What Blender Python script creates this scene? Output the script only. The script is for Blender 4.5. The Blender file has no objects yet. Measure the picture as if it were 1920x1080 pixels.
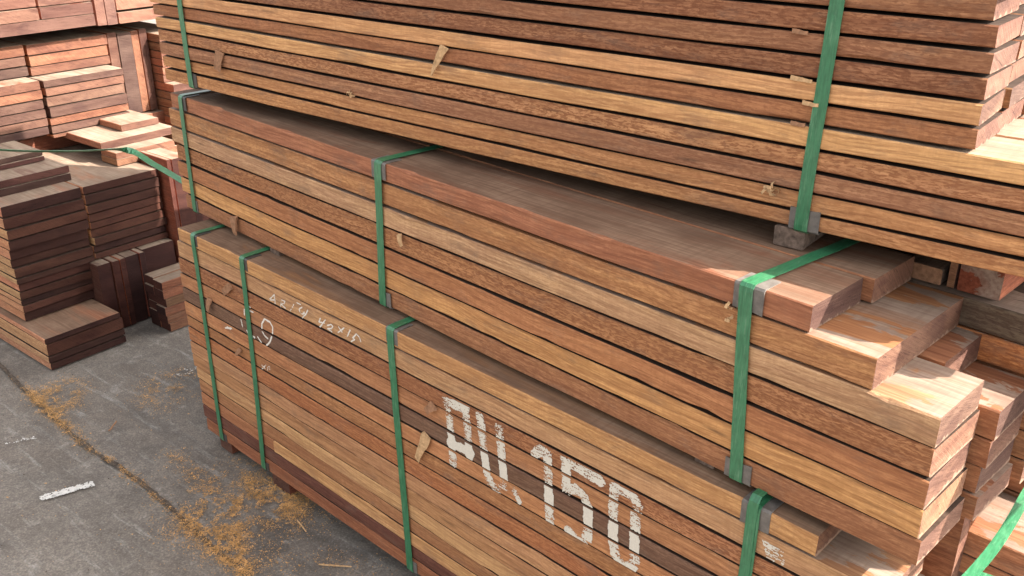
# Timber yard: three strapped bundles of sawn planks, older stacks at the left, grey asphalt ground.
import bpy, bmesh, math, random
from mathutils import Vector, Matrix, noise as mnoise
SUN, SKY, EXPO = 2.6, 0.075, 3.15
# measured layout (metres): camera, bundle frames, plank seams z(u) as quadratics, writing as strokes (u, z)
FPX=1795.75
CAM=[[0.77403, 0.633148, -0.001043], [-0.25774, 0.316594, 0.912874], [-0.578314, 0.706323, -0.408241]]
YAW={'T': 0.0, 'M': -0.108665, 'B': -0.075103}
OY={'T': 1.8, 'M': 1.492, 'B': 1.4889}
SEAM={'T-3': [1.8169, 0.0002, 0.0001], 'T-2': [1.77, 0.0017, 0.0004], 'T-1': [1.7261, 0.0022, 0.0005], 'T0': [1.6801, 0.0038, 0.0004], 'T1': [1.6365, 0.0016, -0.0007], 'T2': [1.5932, 0.0003, 0.0013], 'T3': [1.5482, -0.0029, 0.0016], 'T4': [1.5045, -0.0047, 0.0027], 'T5': [1.4579, -0.0033, 0.0033], 'T6': [1.4142, -0.0024, 0.0069], 'T7': [1.3714, 0.0027, 0.0091], 'M0': [1.3311, 0.0023, -0.0016], 'M1': [1.2756, 0.0019, -0.0021], 'M2': [1.2094, 0.0025, -0.0017], 'M3': [1.1479, 0.0023, -0.002], 'M4': [1.0864, 0.0002, -0.003], 'M5': [1.0226, -0.0002, -0.0009], 'M6': [0.9583, -0.0013, 0.0003], 'M7': [0.9018, -0.0044, 0.0004], 'B0': [0.8869, -0.0062, -0.0086], 'B1': [0.8327, -0.0057, -0.0042], 'B2': [0.7704, -0.0033, -0.0069], 'B3': [0.7143, 0.0045, -0.0056], 'B4': [0.6555, 0.0052, -0.0031], 'B5': [0.5989, 0.003, -0.0044], 'B6': [0.5431, 0.0055, -0.0063], 'B7': [0.4889, 0.0024, -0.0011], 'B8': [0.4285, 0.001, -0.0021], 'B10': [0.317, -0.0002, -0.0], 'B11': [0.2618, -0.0049, 0.0014], 'B15': [0.0677, 0.0148, -0.0045], 'B9': [0.3728, 0.0004, -0.001], 'B12': [0.2133, 0.0, -0.0001], 'B13': [0.1647, 0.005, -0.0015], 'B14': [0.1162, 0.0099, -0.003]}
BIG=[[(-1.542, 0.765), (-1.535, 0.699), (-1.529, 0.64), (-1.524, 0.538)], [(-1.545, 0.749), (-1.47, 0.754)], [(-1.469, 0.762), (-1.464, 0.696), (-1.459, 0.615)], [(-1.535, 0.62), (-1.453, 0.627)], [(-1.416, 0.755), (-1.407, 0.694), (-1.399, 0.631), (-1.394, 0.589), (-1.378, 0.563), (-1.352, 0.558), (-1.33, 0.578), (-1.331, 0.619), (-1.339, 0.681), (-1.347, 0.75)], [(-1.294, 0.583), (-1.276, 0.558)], [(-1.223, 0.727), (-1.201, 0.753), (-1.183, 0.757)], [(-1.184, 0.762), (-1.18, 0.692), (-1.175, 0.62), (-1.171, 0.548)], [(-1.128, 0.756), (-1.017, 0.748)], [(-1.123, 0.758), (-1.12, 0.667)], [(-1.121, 0.673), (-1.091, 0.689), (-1.066, 0.681), (-1.052, 0.657), (-1.048, 0.602), (-1.05, 0.564), (-1.063, 0.548), (-1.087, 0.547), (-1.109, 0.554)], [(-0.976, 0.749), (-0.978, 0.7), (-0.974, 0.61), (-0.966, 0.565), (-0.943, 0.547), (-0.915, 0.553), (-0.908, 0.575), (-0.913, 0.634), (-0.913, 0.705), (-0.909, 0.736), (-0.925, 0.757), (-0.955, 0.757), (-0.975, 0.747)]]
CHALK=[[(-2.374, 0.785), (-2.344, 0.81), (-2.345, 0.779)], [(-2.369, 0.783), (-2.345, 0.792)], [(-2.306, 0.803), (-2.315, 0.777)], [(-2.306, 0.803), (-2.287, 0.805), (-2.291, 0.796), (-2.31, 0.788), (-2.289, 0.781)], [(-2.236, 0.812), (-2.261, 0.78)], [(-2.22, 0.821), (-2.201, 0.821)], [(-2.194, 0.814), (-2.212, 0.802), (-2.209, 0.791), (-2.193, 0.791), (-2.184, 0.801)], [(-2.19, 0.796), (-2.178, 0.794), (-2.165, 0.813)], [(-2.176, 0.798), (-2.2, 0.775)], [(-2.101, 0.807), (-2.111, 0.792), (-2.082, 0.798)], [(-2.076, 0.81), (-2.109, 0.774)], [(-2.068, 0.794), (-2.048, 0.805), (-2.04, 0.801), (-2.048, 0.791), (-2.068, 0.784), (-2.047, 0.781)], [(-2.011, 0.809), (-1.995, 0.797)], [(-1.984, 0.815), (-2.016, 0.789)], [(-1.955, 0.818), (-1.971, 0.792)], [(-1.945, 0.796), (-1.926, 0.815), (-1.912, 0.809), (-1.907, 0.797)], [(-1.945, 0.796), (-1.936, 0.794), (-1.954, 0.781)], [(-2.473, 0.507), (-2.453, 0.499)], [(-2.448, 0.516), (-2.475, 0.491)], [(-2.442, 0.5), (-2.434, 0.517), (-2.425, 0.519), (-2.426, 0.507)]]
MARK=[[(-2.545, 0.673), (-2.542, 0.693), (-2.515, 0.699), (-2.487, 0.701)], [(-2.528, 0.715), (-2.501, 0.715)], [(-2.573, 0.645), (-2.569, 0.621)], [(-2.543, 0.614), (-2.534, 0.602), (-2.496, 0.606), (-2.501, 0.597)], [(-2.546, 0.596), (-2.508, 0.603)], [(-2.42, 0.699), (-2.39, 0.698), (-2.376, 0.684), (-2.383, 0.652), (-2.403, 0.619), (-2.426, 0.599)], [(-2.42, 0.699), (-2.44, 0.675), (-2.445, 0.65), (-2.432, 0.635), (-2.412, 0.63)], [(-2.475, 0.613), (-2.455, 0.598)], [(-2.689, 0.574), (-2.646, 0.587)], [(-2.674, 0.582), (-2.654, 0.581)]]
PATCH=[(-0.601, 0.81), (-0.567, 0.808), (-0.549, 0.806), (-0.548, 0.769), (-0.585, 0.768)]
# ------------------------------------------------------------------ helpers
rnd = random.Random(11)
sc = bpy.context.scene
COL = sc.collection

def lin(r, g, b, k=1.0):
    r, g, b = (q+(m_-q)*0.12 if r+g+b > 260 and k != 1.0 else q for q, m_ in ((r, 176), (g, 124), (b, 84)))
    f = lambda c: ((c/255.0+0.055)/1.055)**2.4 if c > 10 else c/255.0/12.92
    c = (f(r)*k, f(g)*k, f(b)*k); y = .3*c[0]+.6*c[1]+.1*c[2]
    c = tuple(v+(y-v)*0.15 for v in c)
    return (c[0]*1.05, c[1]*1.06, c[2]*0.99)

def seam(k, u):
    a, b, c = SEAM[k]
    t = (u+1.5)/1.5
    return a+b*t+c*t*t

class Frame:
    """local axes of a bundle: u along the planks, v into the stack, z up"""
    def __init__(s, ox, oy, yaw):
        s.ox, s.oy, s.yaw = ox, oy, yaw
        s.c, s.s = math.cos(yaw), math.sin(yaw)
    def w(s, u, v, z=0.0):
        return Vector((s.ox+u*s.c-v*s.s, s.oy+u*s.s+v*s.c, z))
FR = {g: Frame(0, OY[g], YAW[g]) for g in 'TMB'}
WORLD = Frame(0, 0, 0)

def link(name, me, loc=(0, 0, 0), yaw=0.0, parent=None, mats=(), color=None):
    o = bpy.data.objects.new(name, me)
    COL.objects.link(o)
    o.location = loc
    o.rotation_euler = (0, 0, yaw)
    if parent is not None:
        o.parent = parent
    for m in mats:
        if me is not None and m.name not in [q.name for q in me.materials if q]:
            me.materials.append(m)
    if color is not None:
        o.color = color
    return o

def tag(o, label, cat, group=None, kind=None):
    if label: o['label'] = label
    if cat: o['category'] = cat
    if group: o['group'] = group
    if kind: o['kind'] = kind
    return o

def mesh_from(verts, faces, mi=None, smooth=False):
    me = bpy.data.meshes.new('mesh')
    me.from_pydata([tuple(v) for v in verts], [], faces)
    if mi: me.polygons.foreach_set('material_index', mi)
    if smooth: me.polygons.foreach_set('use_smooth', [True]*len(faces))
    me.update()
    return me

# ------------------------------------------------------------------ materials
def nt_new(name):
    m = bpy.data.materials.new(name); m.use_nodes = True
    nt = m.node_tree; nt.nodes.clear()
    out = nt.nodes.new('ShaderNodeOutputMaterial')
    b = nt.nodes.new('ShaderNodeBsdfPrincipled')
    nt.links.new(b.outputs[0], out.inputs[0])
    return m, nt, b, out

class N:
    def __init__(s, nt): s.nt = nt
    def n(s, t, **kw):
        x = s.nt.nodes.new(t)
        for k, v in kw.items(): setattr(x, k, v)
        return x
    def l(s, a, b): s.nt.links.new(a, b)
    def val(s, sock, v):
        if hasattr(v, 'is_linked') or hasattr(v, 'links'): s.l(v, sock)
        else: sock.default_value = v
    def math(s, op, a, b=None, clamp=False):
        x = s.n('ShaderNodeMath', operation=op); x.use_clamp = clamp
        s.val(x.inputs[0], a)
        if b is not None: s.val(x.inputs[1], b)
        return x.outputs[0]
    def vmath(s, op, a, b):
        x = s.n('ShaderNodeVectorMath', operation=op)
        s.val(x.inputs[0], a); s.val(x.inputs[1], b)
        return x.outputs[0]
    def noise(s, vec, scale=1.0, detail=3.0, rough=0.55, dist=0.0):
        x = s.n('ShaderNodeTexNoise'); s.l(vec, x.inputs['Vector'])
        x.inputs['Scale'].default_value = scale; x.inputs['Detail'].default_value = detail
        x.inputs['Roughness'].default_value = rough; x.inputs['Distortion'].default_value = dist
        return x.outputs['Fac']
    def ramp(s, f, lo, hi, a=0.0, b=1.0):
        x = s.n('ShaderNodeMapRange'); x.clamp = True
        s.val(x.inputs[0], f)
        for i, v in ((1, lo), (2, hi), (3, a), (4, b)): s.val(x.inputs[i], v)
        return x.outputs[0]
    def mix(s, f, a, b, blend='MIX'):
        x = s.n('ShaderNodeMix', data_type='RGBA', blend_type=blend)
        s.val(x.inputs[0], f)
        s.val(x.inputs[6], a if hasattr(a, 'links') else tuple(a)+((1,) if len(a) == 3 else ()))
        s.val(x.inputs[7], b if hasattr(b, 'links') else tuple(b)+((1,) if len(b) == 3 else ()))
        return x.outputs[2]
    def bump(s, h, strength, dist, normal=None):
        x = s.n('ShaderNodeBump'); x.inputs['Strength'].default_value = strength
        x.inputs['Distance'].default_value = dist
        s.l(h, x.inputs['Height'])
        if normal is not None: s.l(normal, x.inputs['Normal'])
        return x.outputs[0]

def wood_coords(g):
    tc = g.n('ShaderNodeTexCoord'); oi = g.n('ShaderNodeObjectInfo')
    sep = g.n('ShaderNodeCombineXYZ')
    r = oi.outputs['Random']
    g.l(g.math('MULTIPLY', r, 37.0), sep.inputs[0]); g.l(g.math('MULTIPLY', r, 91.0), sep.inputs[1]); g.l(g.math('MULTIPLY', r, 53.0), sep.inputs[2])
    P = g.vmath('ADD', tc.outputs['Object'], sep.outputs[0])
    return tc, oi, P

def make_wood_side(name='wood_sawn_side'):
    m, nt, b, out = nt_new(name); g = N(nt)
    tc, oi, P = wood_coords(g)
    base = oi.outputs['Color']; speck = oi.outputs['Alpha']
    # slow wander of the grain
    wander = g.noise(g.vmath('MULTIPLY', P, (1.6, 0, 0)), 1.0, 2)
    cx = g.n('ShaderNodeCombineXYZ'); g.l(g.math('MULTIPLY', wander, 0.06), cx.inputs[2])
    Q = g.vmath('ADD', P, cx.outputs[0])
    fib = g.noise(g.vmath('MULTIPLY', Q, (5, 150, 150)), 1.0, 5, 0.65)
    fine = g.noise(g.vmath('MULTIPLY', Q, (16, 210, 210)), 1.0, 4, 0.65)
    pore = g.noise(g.vmath('MULTIPLY', Q, (62, 250, 250)), 1.0, 3, 0.6, 0.4)
    blotch = g.noise(g.vmath('MULTIPLY', P, (2.6, 11, 11)), 1.0, 5, 0.65)
    hue = g.noise(g.vmath('MULTIPLY', Q, (1.7, 16, 16)), 1.0, 4, 0.6, 0.5)
    streak = g.noise(g.vmath('MULTIPLY', Q, (0.9, 44, 44)), 1.0, 4, 0.6)
    saw = g.noise(g.vmath('MULTIPLY', P, (120, 5, 5)), 1.0, 3, 0.6)
    band = g.noise(g.vmath('MULTIPLY', P, (9, 1.2, 5)), 1.0, 3, 0.6, 0.5)
    c = g.mix(g.ramp(streak, 0.34, 0.68), g.mix(1.0, base, (0.78, 0.72, 0.68), 'MULTIPLY'), g.mix(1.0, base, (1.16, 1.16, 1.12), 'MULTIPLY'))
    c = g.mix(g.ramp(hue, 0.36, 0.64), g.mix(1.0, c, (0.97, 0.90, 0.90), 'MULTIPLY'), g.mix(1.0, c, (1.06, 1.04, 0.94), 'MULTIPLY'))
    r2 = g.math('FRACT', g.math('MULTIPLY', oi.outputs['Random'], 7.13)); r3 = g.math('FRACT', g.math('MULTIPLY', oi.outputs['Random'], 23.7))
    wv = g.n('ShaderNodeTexWave', wave_type='BANDS', bands_direction='Z', wave_profile='SAW')
    g.l(g.vmath('MULTIPLY', Q, (1.3, 9, 9)), wv.inputs['Vector'])
    g.val(wv.inputs['Scale'], g.ramp(r3, 0, 1, 0.7, 2.2)); wv.inputs['Distortion'].default_value = 5.5; wv.inputs['Detail'].default_value = 3.0; wv.inputs['Detail Scale'].default_value = 0.8
    c = g.mix(g.math('MULTIPLY', g.ramp(wv.outputs['Fac'], 0.35, 0.95), g.ramp(r2, 0.25, 0.9, 0.0, 0.55)), c, g.mix(1.0, base, (0.56, 0.44, 0.39), 'MULTIPLY'))
    c = g.mix(g.ramp(fib, 0.37, 0.60, 0.62, 0.0), c, g.mix(1.0, base, (0.36, 0.27, 0.23), 'MULTIPLY'))
    c = g.mix(g.ramp(fine, 0.48, 0.68, 0.0, 0.5), c, g.mix(1.0, base, (1.45, 1.45, 1.36), 'MULTIPLY'))
    pk = g.math('MULTIPLY', g.ramp(pore, 0.47, 0.56), g.math('ADD', g.math('MULTIPLY', speck, 0.72), 0.08))
    c = g.mix(pk, c, g.mix(1.0, base, (0.40, 0.27, 0.21), 'MULTIPLY'))
    dirt = g.noise(g.vmath('MULTIPLY', P, (7, 20, 20)), 1.0, 6, 0.72, 0.3)
    c = g.mix(g.ramp(dirt, 0.53, 0.70, 0.0, 0.45), c, (0.115, 0.082, 0.062))
    c = g.mix(g.ramp(blotch, 0.46, 0.72, 0.0, 0.5), c, g.mix(1.0, base, (0.66, 0.54, 0.49), 'MULTIPLY'))
    c = g.mix(g.ramp(saw, 0.45, 0.75, 0.0, 0.30), c, g.mix(1.0, base, (0.58, 0.50, 0.45), 'MULTIPLY'))
    c = g.mix(g.ramp(band, 0.62, 0.74, 0.0, 0.5), c, g.mix(1.0, base, (0.60, 0.50, 0.42), 'MULTIPLY'))
    # small dark knots and checks
    vor = g.n('ShaderNodeTexVoronoi'); vor.feature = 'F1'
    g.l(g.vmath('MULTIPLY', P, (1.1, 9, 9)), vor.inputs['Vector']); vor.inputs['Scale'].default_value = 1.9
    c = g.mix(g.ramp(vor.outputs['Distance'], 0.02, 0.10, 0.75, 0.0), c, (0.05, 0.024, 0.014))
    g.l(c, b.inputs['Base Color'])
    b.inputs['Roughness'].default_value = 0.78
    b.inputs['Specular IOR Level'].default_value = 0.22
    h = g.math('ADD', g.math('MULTIPLY', fib, 0.6), g.math('MULTIPLY', pore, 0.5))
    h = g.math('ADD', h, g.math('MULTIPLY', saw, 0.35))
    g.l(g.bump(h, 0.8, 0.0020), b.inputs['Normal'])
    return m

def make_wood_end(name, pink, mixf, fringe=0.0):
    m, nt, b, out = nt_new(name); g = N(nt)
    tc, oi, P = wood_coords(g)
    base = oi.outputs['Color']
    big = g.noise(g.vmath('MULTIPLY', P, (3, 9, 14)), 1.0, 4, 0.6)
    tone = g.noise(g.vmath('MULTIPLY', P, (3, 4, 22)), 1.0, 3, 0.6, 0.6)
    rot = g.n('ShaderNodeVectorRotate', rotation_type='X_AXIS'); g.l(P, rot.inputs['Vector']); g.val(rot.inputs['Angle'], g.math('MULTIPLY', oi.outputs['Random'], 0.9))
    scr = g.noise(g.vmath('MULTIPLY', rot.outputs[0], (3, 14, 260)), 1.0, 4, 0.6)
    grain = g.noise(g.vmath('MULTIPLY', P, (3, 380, 380)), 1.0, 3, 0.6)
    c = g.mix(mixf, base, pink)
    c = g.mix(g.ramp(tone, 0.36, 0.66), g.mix(1.0, c, (0.72, 0.62, 0.6), 'MULTIPLY'), g.mix(1.0, c, (1.12, 1.1, 1.06), 'MULTIPLY'))
    c = g.mix(g.ramp(big, 0.52, 0.62, 0.0, 0.6), c, g.mix(1.0, c, (0.66, 0.62, 0.68), 'MULTIPLY'))
    c = g.mix(g.ramp(scr, 0.36, 0.6, 0.4, 0.0), c, g.mix(1.0, c, (0.55, 0.45, 0.42), 'MULTIPLY'))
    c = g.mix(g.ramp(scr, 0.66, 0.74, 0.0, 0.45), c, g.mix(1.0, c, (1.8, 1.8, 1.7), 'MULTIPLY'))
    c = g.mix(g.ramp(grain, 0.5, 0.7, 0.0, 0.35), c, g.mix(1.0, c, (0.5, 0.4, 0.36), 'MULTIPLY'))
    ck = g.noise(g.vmath('MULTIPLY', rot.outputs[0], (3, 5, 70)), 1.0, 3, 0.6, 0.8)
    c = g.mix(g.ramp(g.math('ABSOLUTE', g.math('SUBTRACT', ck, 0.47)), 0.002, 0.010, 0.7, 0.0), c, g.mix(1.0, c, (0.28, 0.22, 0.2), 'MULTIPLY'))
    tonev = g.ramp(oi.outputs['Random'], 0, 1, 0.6, 1.4)
    tc3 = g.n('ShaderNodeCombineColor'); g.l(tonev, tc3.inputs[0]); g.l(g.math('POWER', tonev, 0.9), tc3.inputs[1]); g.l(g.math('POWER', tonev, 0.7), tc3.inputs[2])
    c = g.mix(1.0, c, tc3.outputs[0], 'MULTIPLY')
    sx = g.n('ShaderNodeSeparateXYZ'); g.l(tc.outputs['Object'], sx.inputs[0])
    fr_n = g.noise(g.vmath('MULTIPLY', P, (3, 60, 20)), 1.0, 3, 0.6)
    edge = g.ramp(g.math('SUBTRACT', sx.outputs[2], g.math('MULTIPLY', g.ramp(fr_n, 0.45, 0.7), 0.010)), -0.003, 0.0015, fringe, 0.0)
    c = g.mix(edge, c, (0.24, 0.165, 0.115))
    g.l(c, b.inputs['Base Color'])
    b.inputs['Roughness'].default_value = 0.85
    b.inputs['Specular IOR Level'].default_value = 0.18
    g.l(g.bump(g.math('ADD', scr, g.math('MULTIPLY', grain, 0.6)), 0.6, 0.002), b.inputs['Normal'])
    return m

def make_wood_top(name, dust, lo, hi, dustamt=0.92):
    m, nt, b, out = nt_new(name); g = N(nt)
    tc, oi, P = wood_coords(g)
    base = oi.outputs['Color']
    patch = g.noise(g.vmath('MULTIPLY', P, (3.2, 9, 9)), 1.0, 6, 0.62, 0.5)
    fib = g.noise(g.vmath('MULTIPLY', P, (5, 130, 130)), 1.0, 5, 0.65)
    hatch = g.noise(g.vmath('MULTIPLY', P, (95, 6, 6)), 1.0, 3, 0.6)
    cloud = g.noise(g.vmath('MULTIPLY', P, (7, 12, 12)), 1.0, 4, 0.6)
    bare = g.mix(g.ramp(fib, 0.35, 0.65), g.mix(1.0, base, (0.36, 0.26, 0.23), 'MULTIPLY'), g.mix(1.0, base, (0.62, 0.54, 0.50), 'MULTIPLY'))
    d = g.mix(g.ramp(cloud, 0.35, 0.68), g.mix(1.0, dust+(1,), (0.68, 0.64, 0.62), 'MULTIPLY'), g.mix(1.0, dust+(1,), (1.12, 1.1, 1.08), 'MULTIPLY'))
    d = g.mix(g.ramp(hatch, 0.46, 0.72, 0.0, 0.5), d, g.mix(1.0, dust+(1,), (0.6, 0.55, 0.52), 'MULTIPLY'))
    d = g.mix(g.ramp(fib, 0.38, 0.6, 0.6, 0.0), d, g.mix(1.0, dust+(1,), (0.5, 0.42, 0.38), 'MULTIPLY'))
    stn = g.noise(g.vmath('MULTIPLY', P, (1.5, 14, 14)), 1.0, 5, 0.65, 0.4)
    d = g.mix(g.ramp(stn, 0.52, 0.68, 0.0, 0.55), d, g.mix(1.0, base, (0.42, 0.34, 0.31), 'MULTIPLY'))
    c = g.mix(g.ramp(patch, lo, hi, 0.0, dustamt), bare, d)
    g.l(c, b.inputs['Base Color'])
    b.inputs['Roughness'].default_value = 0.88
    b.inputs['Specular IOR Level'].default_value = 0.15
    g.l(g.bump(g.math('ADD', fib, g.math('MULTIPLY', patch, 1.5)), 0.4, 0.002), b.inputs['Normal'])
    return m

W_SIDE = make_wood_side()
W_END = make_wood_end('wood_cut_end', (0.082, 0.046, 0.035), 0.90, 0.5)
W_END_RED = make_wood_end('wood_red_cut_end', (0.068, 0.038, 0.028), 0.82, 0.0)
W_TOP = make_wood_top('wood_dusty_top', (0.205, 0.135, 0.092), 0.26, 0.42, 0.95)
W_TOP_MID = make_wood_top('wood_part_dusty_top', (0.245, 0.183, 0.142), 0.445, 0.46)
W_TOP_EVEN = make_wood_top('wood_even_dusty_top', (0.25, 0.198, 0.150), 0.24, 0.40)
W_TOP_PALE = make_wood_top('wood_pale_dusty_top', (0.250, 0.186, 0.145), 0.47, 0.485)
def make_inner():  # gap shade put into the colour: near-black board tops and undersides
    m, nt, b, out = nt_new('wood_shade_dark_inner_face'); g = N(nt)
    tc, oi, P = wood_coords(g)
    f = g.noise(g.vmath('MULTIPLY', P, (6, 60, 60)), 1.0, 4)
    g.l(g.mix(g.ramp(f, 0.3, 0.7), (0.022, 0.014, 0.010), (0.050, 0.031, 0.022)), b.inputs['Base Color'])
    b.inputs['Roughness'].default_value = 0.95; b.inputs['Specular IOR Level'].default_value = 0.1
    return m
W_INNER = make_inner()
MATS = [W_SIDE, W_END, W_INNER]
MATS_DUST = [W_SIDE, W_END, W_TOP]
MATS_MID = [W_SIDE, W_END, W_TOP_MID]
MATS_PALE = [W_SIDE, W_END, W_TOP_PALE]
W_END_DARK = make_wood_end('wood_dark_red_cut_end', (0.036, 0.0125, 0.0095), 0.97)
MATS_RED = [W_SIDE, W_END_RED, W_TOP_EVEN]
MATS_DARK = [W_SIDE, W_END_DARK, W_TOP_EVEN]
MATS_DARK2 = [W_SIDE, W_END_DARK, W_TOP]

def simple(name, col, rough=0.6, metal=0.0, spec=0.3, var=0.25, scale=60.0, bump=0.3):
    m, nt, b, out = nt_new(name); g = N(nt)
    tc = g.n('ShaderNodeTexCoord')
    f = g.noise(tc.outputs['Object'], scale, 5, 0.65)
    c = g.mix(g.ramp(f, 0.3, 0.7), tuple(x*(1-var) for x in col), tuple(min(1, x*(1+var)) for x in col))
    g.l(c, b.inputs['Base Color'])
    b.inputs['Roughness'].default_value = rough; b.inputs['Metallic'].default_value = metal
    b.inputs['Specular IOR Level'].default_value = spec
    g.l(g.bump(f, bump, 0.001), b.inputs['Normal'])
    return m

def make_strap_mat():
    m, nt, b, out = nt_new('green_strap_plastic'); g = N(nt)
    tc = g.n('ShaderNodeTexCoord')
    P = tc.outputs['Object']
    f = g.noise(g.vmath('MULTIPLY', P, (260, 30, 30)), 1.0, 3)
    d = g.noise(P, 22, 4, 0.6)
    c = g.mix(g.ramp(f, 0.35, 0.65), (0.018, 0.098, 0.042), (0.032, 0.150, 0.068))
    c = g.mix(g.ramp(d, 0.5, 0.75, 0, 0.35), c, (0.10, 0.25, 0.13))
    g.l(c, b.inputs['Base Color'])
    sc_ = g.noise(g.vmath('MULTIPLY', P, (160, 60, 14)), 1.0, 5, 0.7)
    c = g.mix(g.ramp(sc_, 0.56, 0.68, 0.0, 0.45), c, (0.16, 0.27, 0.17))
    c = g.mix(g.ramp(g.noise(P, 55, 4, 0.7), 0.58, 0.7, 0.0, 0.4), c, (0.02, 0.07, 0.035))
    g.l(c, b.inputs['Base Color'])
    b.inputs['Roughness'].default_value = 0.36
    b.inputs['Specular IOR Level'].default_value = 0.5
    g.l(g.bump(f, 0.25, 0.0006), b.inputs['Normal'])
    return m
STRAP = make_strap_mat()
PROT = simple('grey_corner_plastic', (0.115, 0.100, 0.088), 0.5, 0.0, 0.4, 0.35, 45, 0.4)
PROT_DARK = simple('dark_corner_plastic', (0.045, 0.038, 0.034), 0.5, 0.0, 0.4, 0.35, 45, 0.4)
CHIP = simple('splintered_wood', (0.40, 0.25, 0.13), 0.85, 0, 0.15, 0.35, 90, 0.6)
CHIP_DARK = simple('brown_splinter', (0.24, 0.125, 0.07), 0.85, 0, 0.15, 0.35, 90, 0.6)
WEATH = simple('weathered_block_wood', (0.12, 0.085, 0.065), 0.9, 0, 0.1, 0.55, 70, 0.8)
PAINT = simple('white_stencil_paint', (0.52, 0.475, 0.40), 0.75, 0, 0.2, 0.10, 240, 0.3)
CHALK_M = simple('chalk_line', (0.60, 0.55, 0.48), 0.95, 0, 0.1, 0.12, 240, 0.3)
DUSTM = simple('orange_sawdust', (0.43, 0.235, 0.09), 0.95, 0, 0.1, 0.5, 35, 0.2)
ROADPAINT = simple('worn_white_road_paint', (0.48, 0.455, 0.42), 0.85, 0, 0.15, 0.25, 60, 0.4)

def make_ground():
    m, nt, b, out = nt_new('worn_grey_asphalt'); g = N(nt)
    tc = g.n('ShaderNodeTexCoord'); P = tc.outputs['Object']
    big = g.noise(P, 0.9, 5, 0.6)
    mid = g.noise(P, 4.5, 6, 0.62)
    fine = g.noise(P, 160, 3, 0.6)
    scuff = g.noise(g.vmath('MULTIPLY', P, (3.0, 26, 1)), 1.0, 5, 0.65, 0.4)
    scuff2 = g.noise(g.vmath('MULTIPLY', P, (16, 2.2, 1)), 1.0, 5, 0.65, 0.5)
    c = g.mix(g.ramp(mid, 0.32, 0.68), (0.136, 0.115, 0.096), (0.222, 0.190, 0.160))
    c = g.mix(g.ramp(big, 0.42, 0.66, 0.0, 0.6), c, (0.175, 0.135, 0.105))
    c = g.mix(g.ramp(scuff, 0.56, 0.68, 0.0, 0.65), c, (0.33, 0.305, 0.275))
    c = g.mix(g.ramp(scuff2, 0.62, 0.72, 0.0, 0.35), c, (0.29, 0.27, 0.245))
    st = g.noise(P, 2.1, 7, 0.68, 0.6)
    c = g.mix(g.ramp(st, 0.52, 0.64, 0.0, 0.7), c, (0.075, 0.066, 0.058))
    c = g.mix(g.ramp(g.noise(P, 11.0, 6, 0.7, 0.3), 0.57, 0.68, 0.0, 0.6), c, (0.32, 0.285, 0.25))
    tyre = g.noise(g.vmath('MULTIPLY', P, (0.5, 5.0, 1)), 1.0, 5, 0.6, 0.2)
    c = g.mix(g.ramp(tyre, 0.58, 0.66, 0.0, 0.4), c, (0.085, 0.076, 0.068))
    mortar = g.noise(P, 34.0, 5, 0.7)
    c = g.mix(g.ramp(mortar, 0.40, 0.62, 0.3, 0.0), c, (0.07, 0.062, 0.055))
    c = g.mix(g.ramp(fine, 0.38, 0.6, 0.45, 0.0), c, (0.045, 0.040, 0.036))
    c = g.mix(g.ramp(fine, 0.62, 0.74, 0.0, 0.5), c, (0.30, 0.27, 0.24))
    g.l(c, b.inputs['Base Color'])
    b.inputs['Roughness'].default_value = 0.9
    b.inputs['Specular IOR Level'].default_value = 0.2
    g.l(g.bump(g.math('ADD', fine, g.math('MULTIPLY', mid, 0.8)), 0.5, 0.003), b.inputs['Normal'])
    return m
GROUND = make_ground()
JOINT = simple('dirt_filled_joint', (0.075, 0.058, 0.045), 0.95, 0, 0.1, 0.6, 70, 0.8)

# ------------------------------------------------------------------ planks
def plank_mesh(u0, u1, wid, ztop, zbot, zref, seed, nseg=36, jag=0.0013, wane=0.0, endskew=0.0):
    """sawn board; local x along it (centre 0), y 0..wid, z relative to zref"""
    r = random.Random(seed)
    uc = 0.5*(u0+u1)
    verts, faces, mi = [], [], []
    ph = [r.random()*50 for _ in range(4)]
    sk = r.uniform(-endskew, endskew)
    cb = 0.0022
    for i in range(nseg+1):
        u = u0+(u1-u0)*i/nseg
        zt, zb = ztop(u)-zref, zbot(u)-zref
        n1 = mnoise.noise((u*3.1+ph[0], seed*0.37, 0)); n2 = mnoise.noise((u*3.1+ph[1], seed*0.37, 9))
        ch = max(0.0, mnoise.noise((u*9+ph[2], seed*1.1, 3))-0.28)*wane
        ch2 = max(0.0, mnoise.noise((u*14+ph[3], seed*1.7, 5))-0.36)*0.016
        dy = n1*jag*2.2
        n3 = mnoise.noise((u*1.1+ph[1], seed*0.9, 4)); n4 = mnoise.noise((u*1.3+ph[2], seed*0.6, 6))
        zt += n2*jag+n3*jag*1.3; zb += n1*jag+n4*jag*1.3
        c1 = cb+ch+r.random()*0.0006; c2 = cb+ch2+r.random()*0.0006
        x = u-uc
        ring = [(dy+c1*1.2, zt), (dy, zt-c1), (dy, zb+c2), (dy+c2, zb), (wid-cb, zb), (wid, zb+cb), (wid, zt-cb), (wid-cb, zt)]
        xs = sk if i == nseg else 0.0
        for (y, z) in ring:
            verts.append((x+xs*(y/wid-0.5)+(r.uniform(-0.0012, 0.0012) if i in (0, nseg) else 0), y, z))
    k = 8
    for i in range(nseg):
        for j in range(k):
            a = i*k+j; b2 = i*k+(j+1) % k
            faces.append((a, b2, b2+k, a+k)); mi.append(2 if j in (3, 7) else 0)
    faces.append(tuple(range(k-1, -1, -1))); mi.append(1)
    faces.append(tuple(nseg*k+j for j in range(k))); mi.append(1)
    return mesh_from(verts, faces, mi), uc

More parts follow.
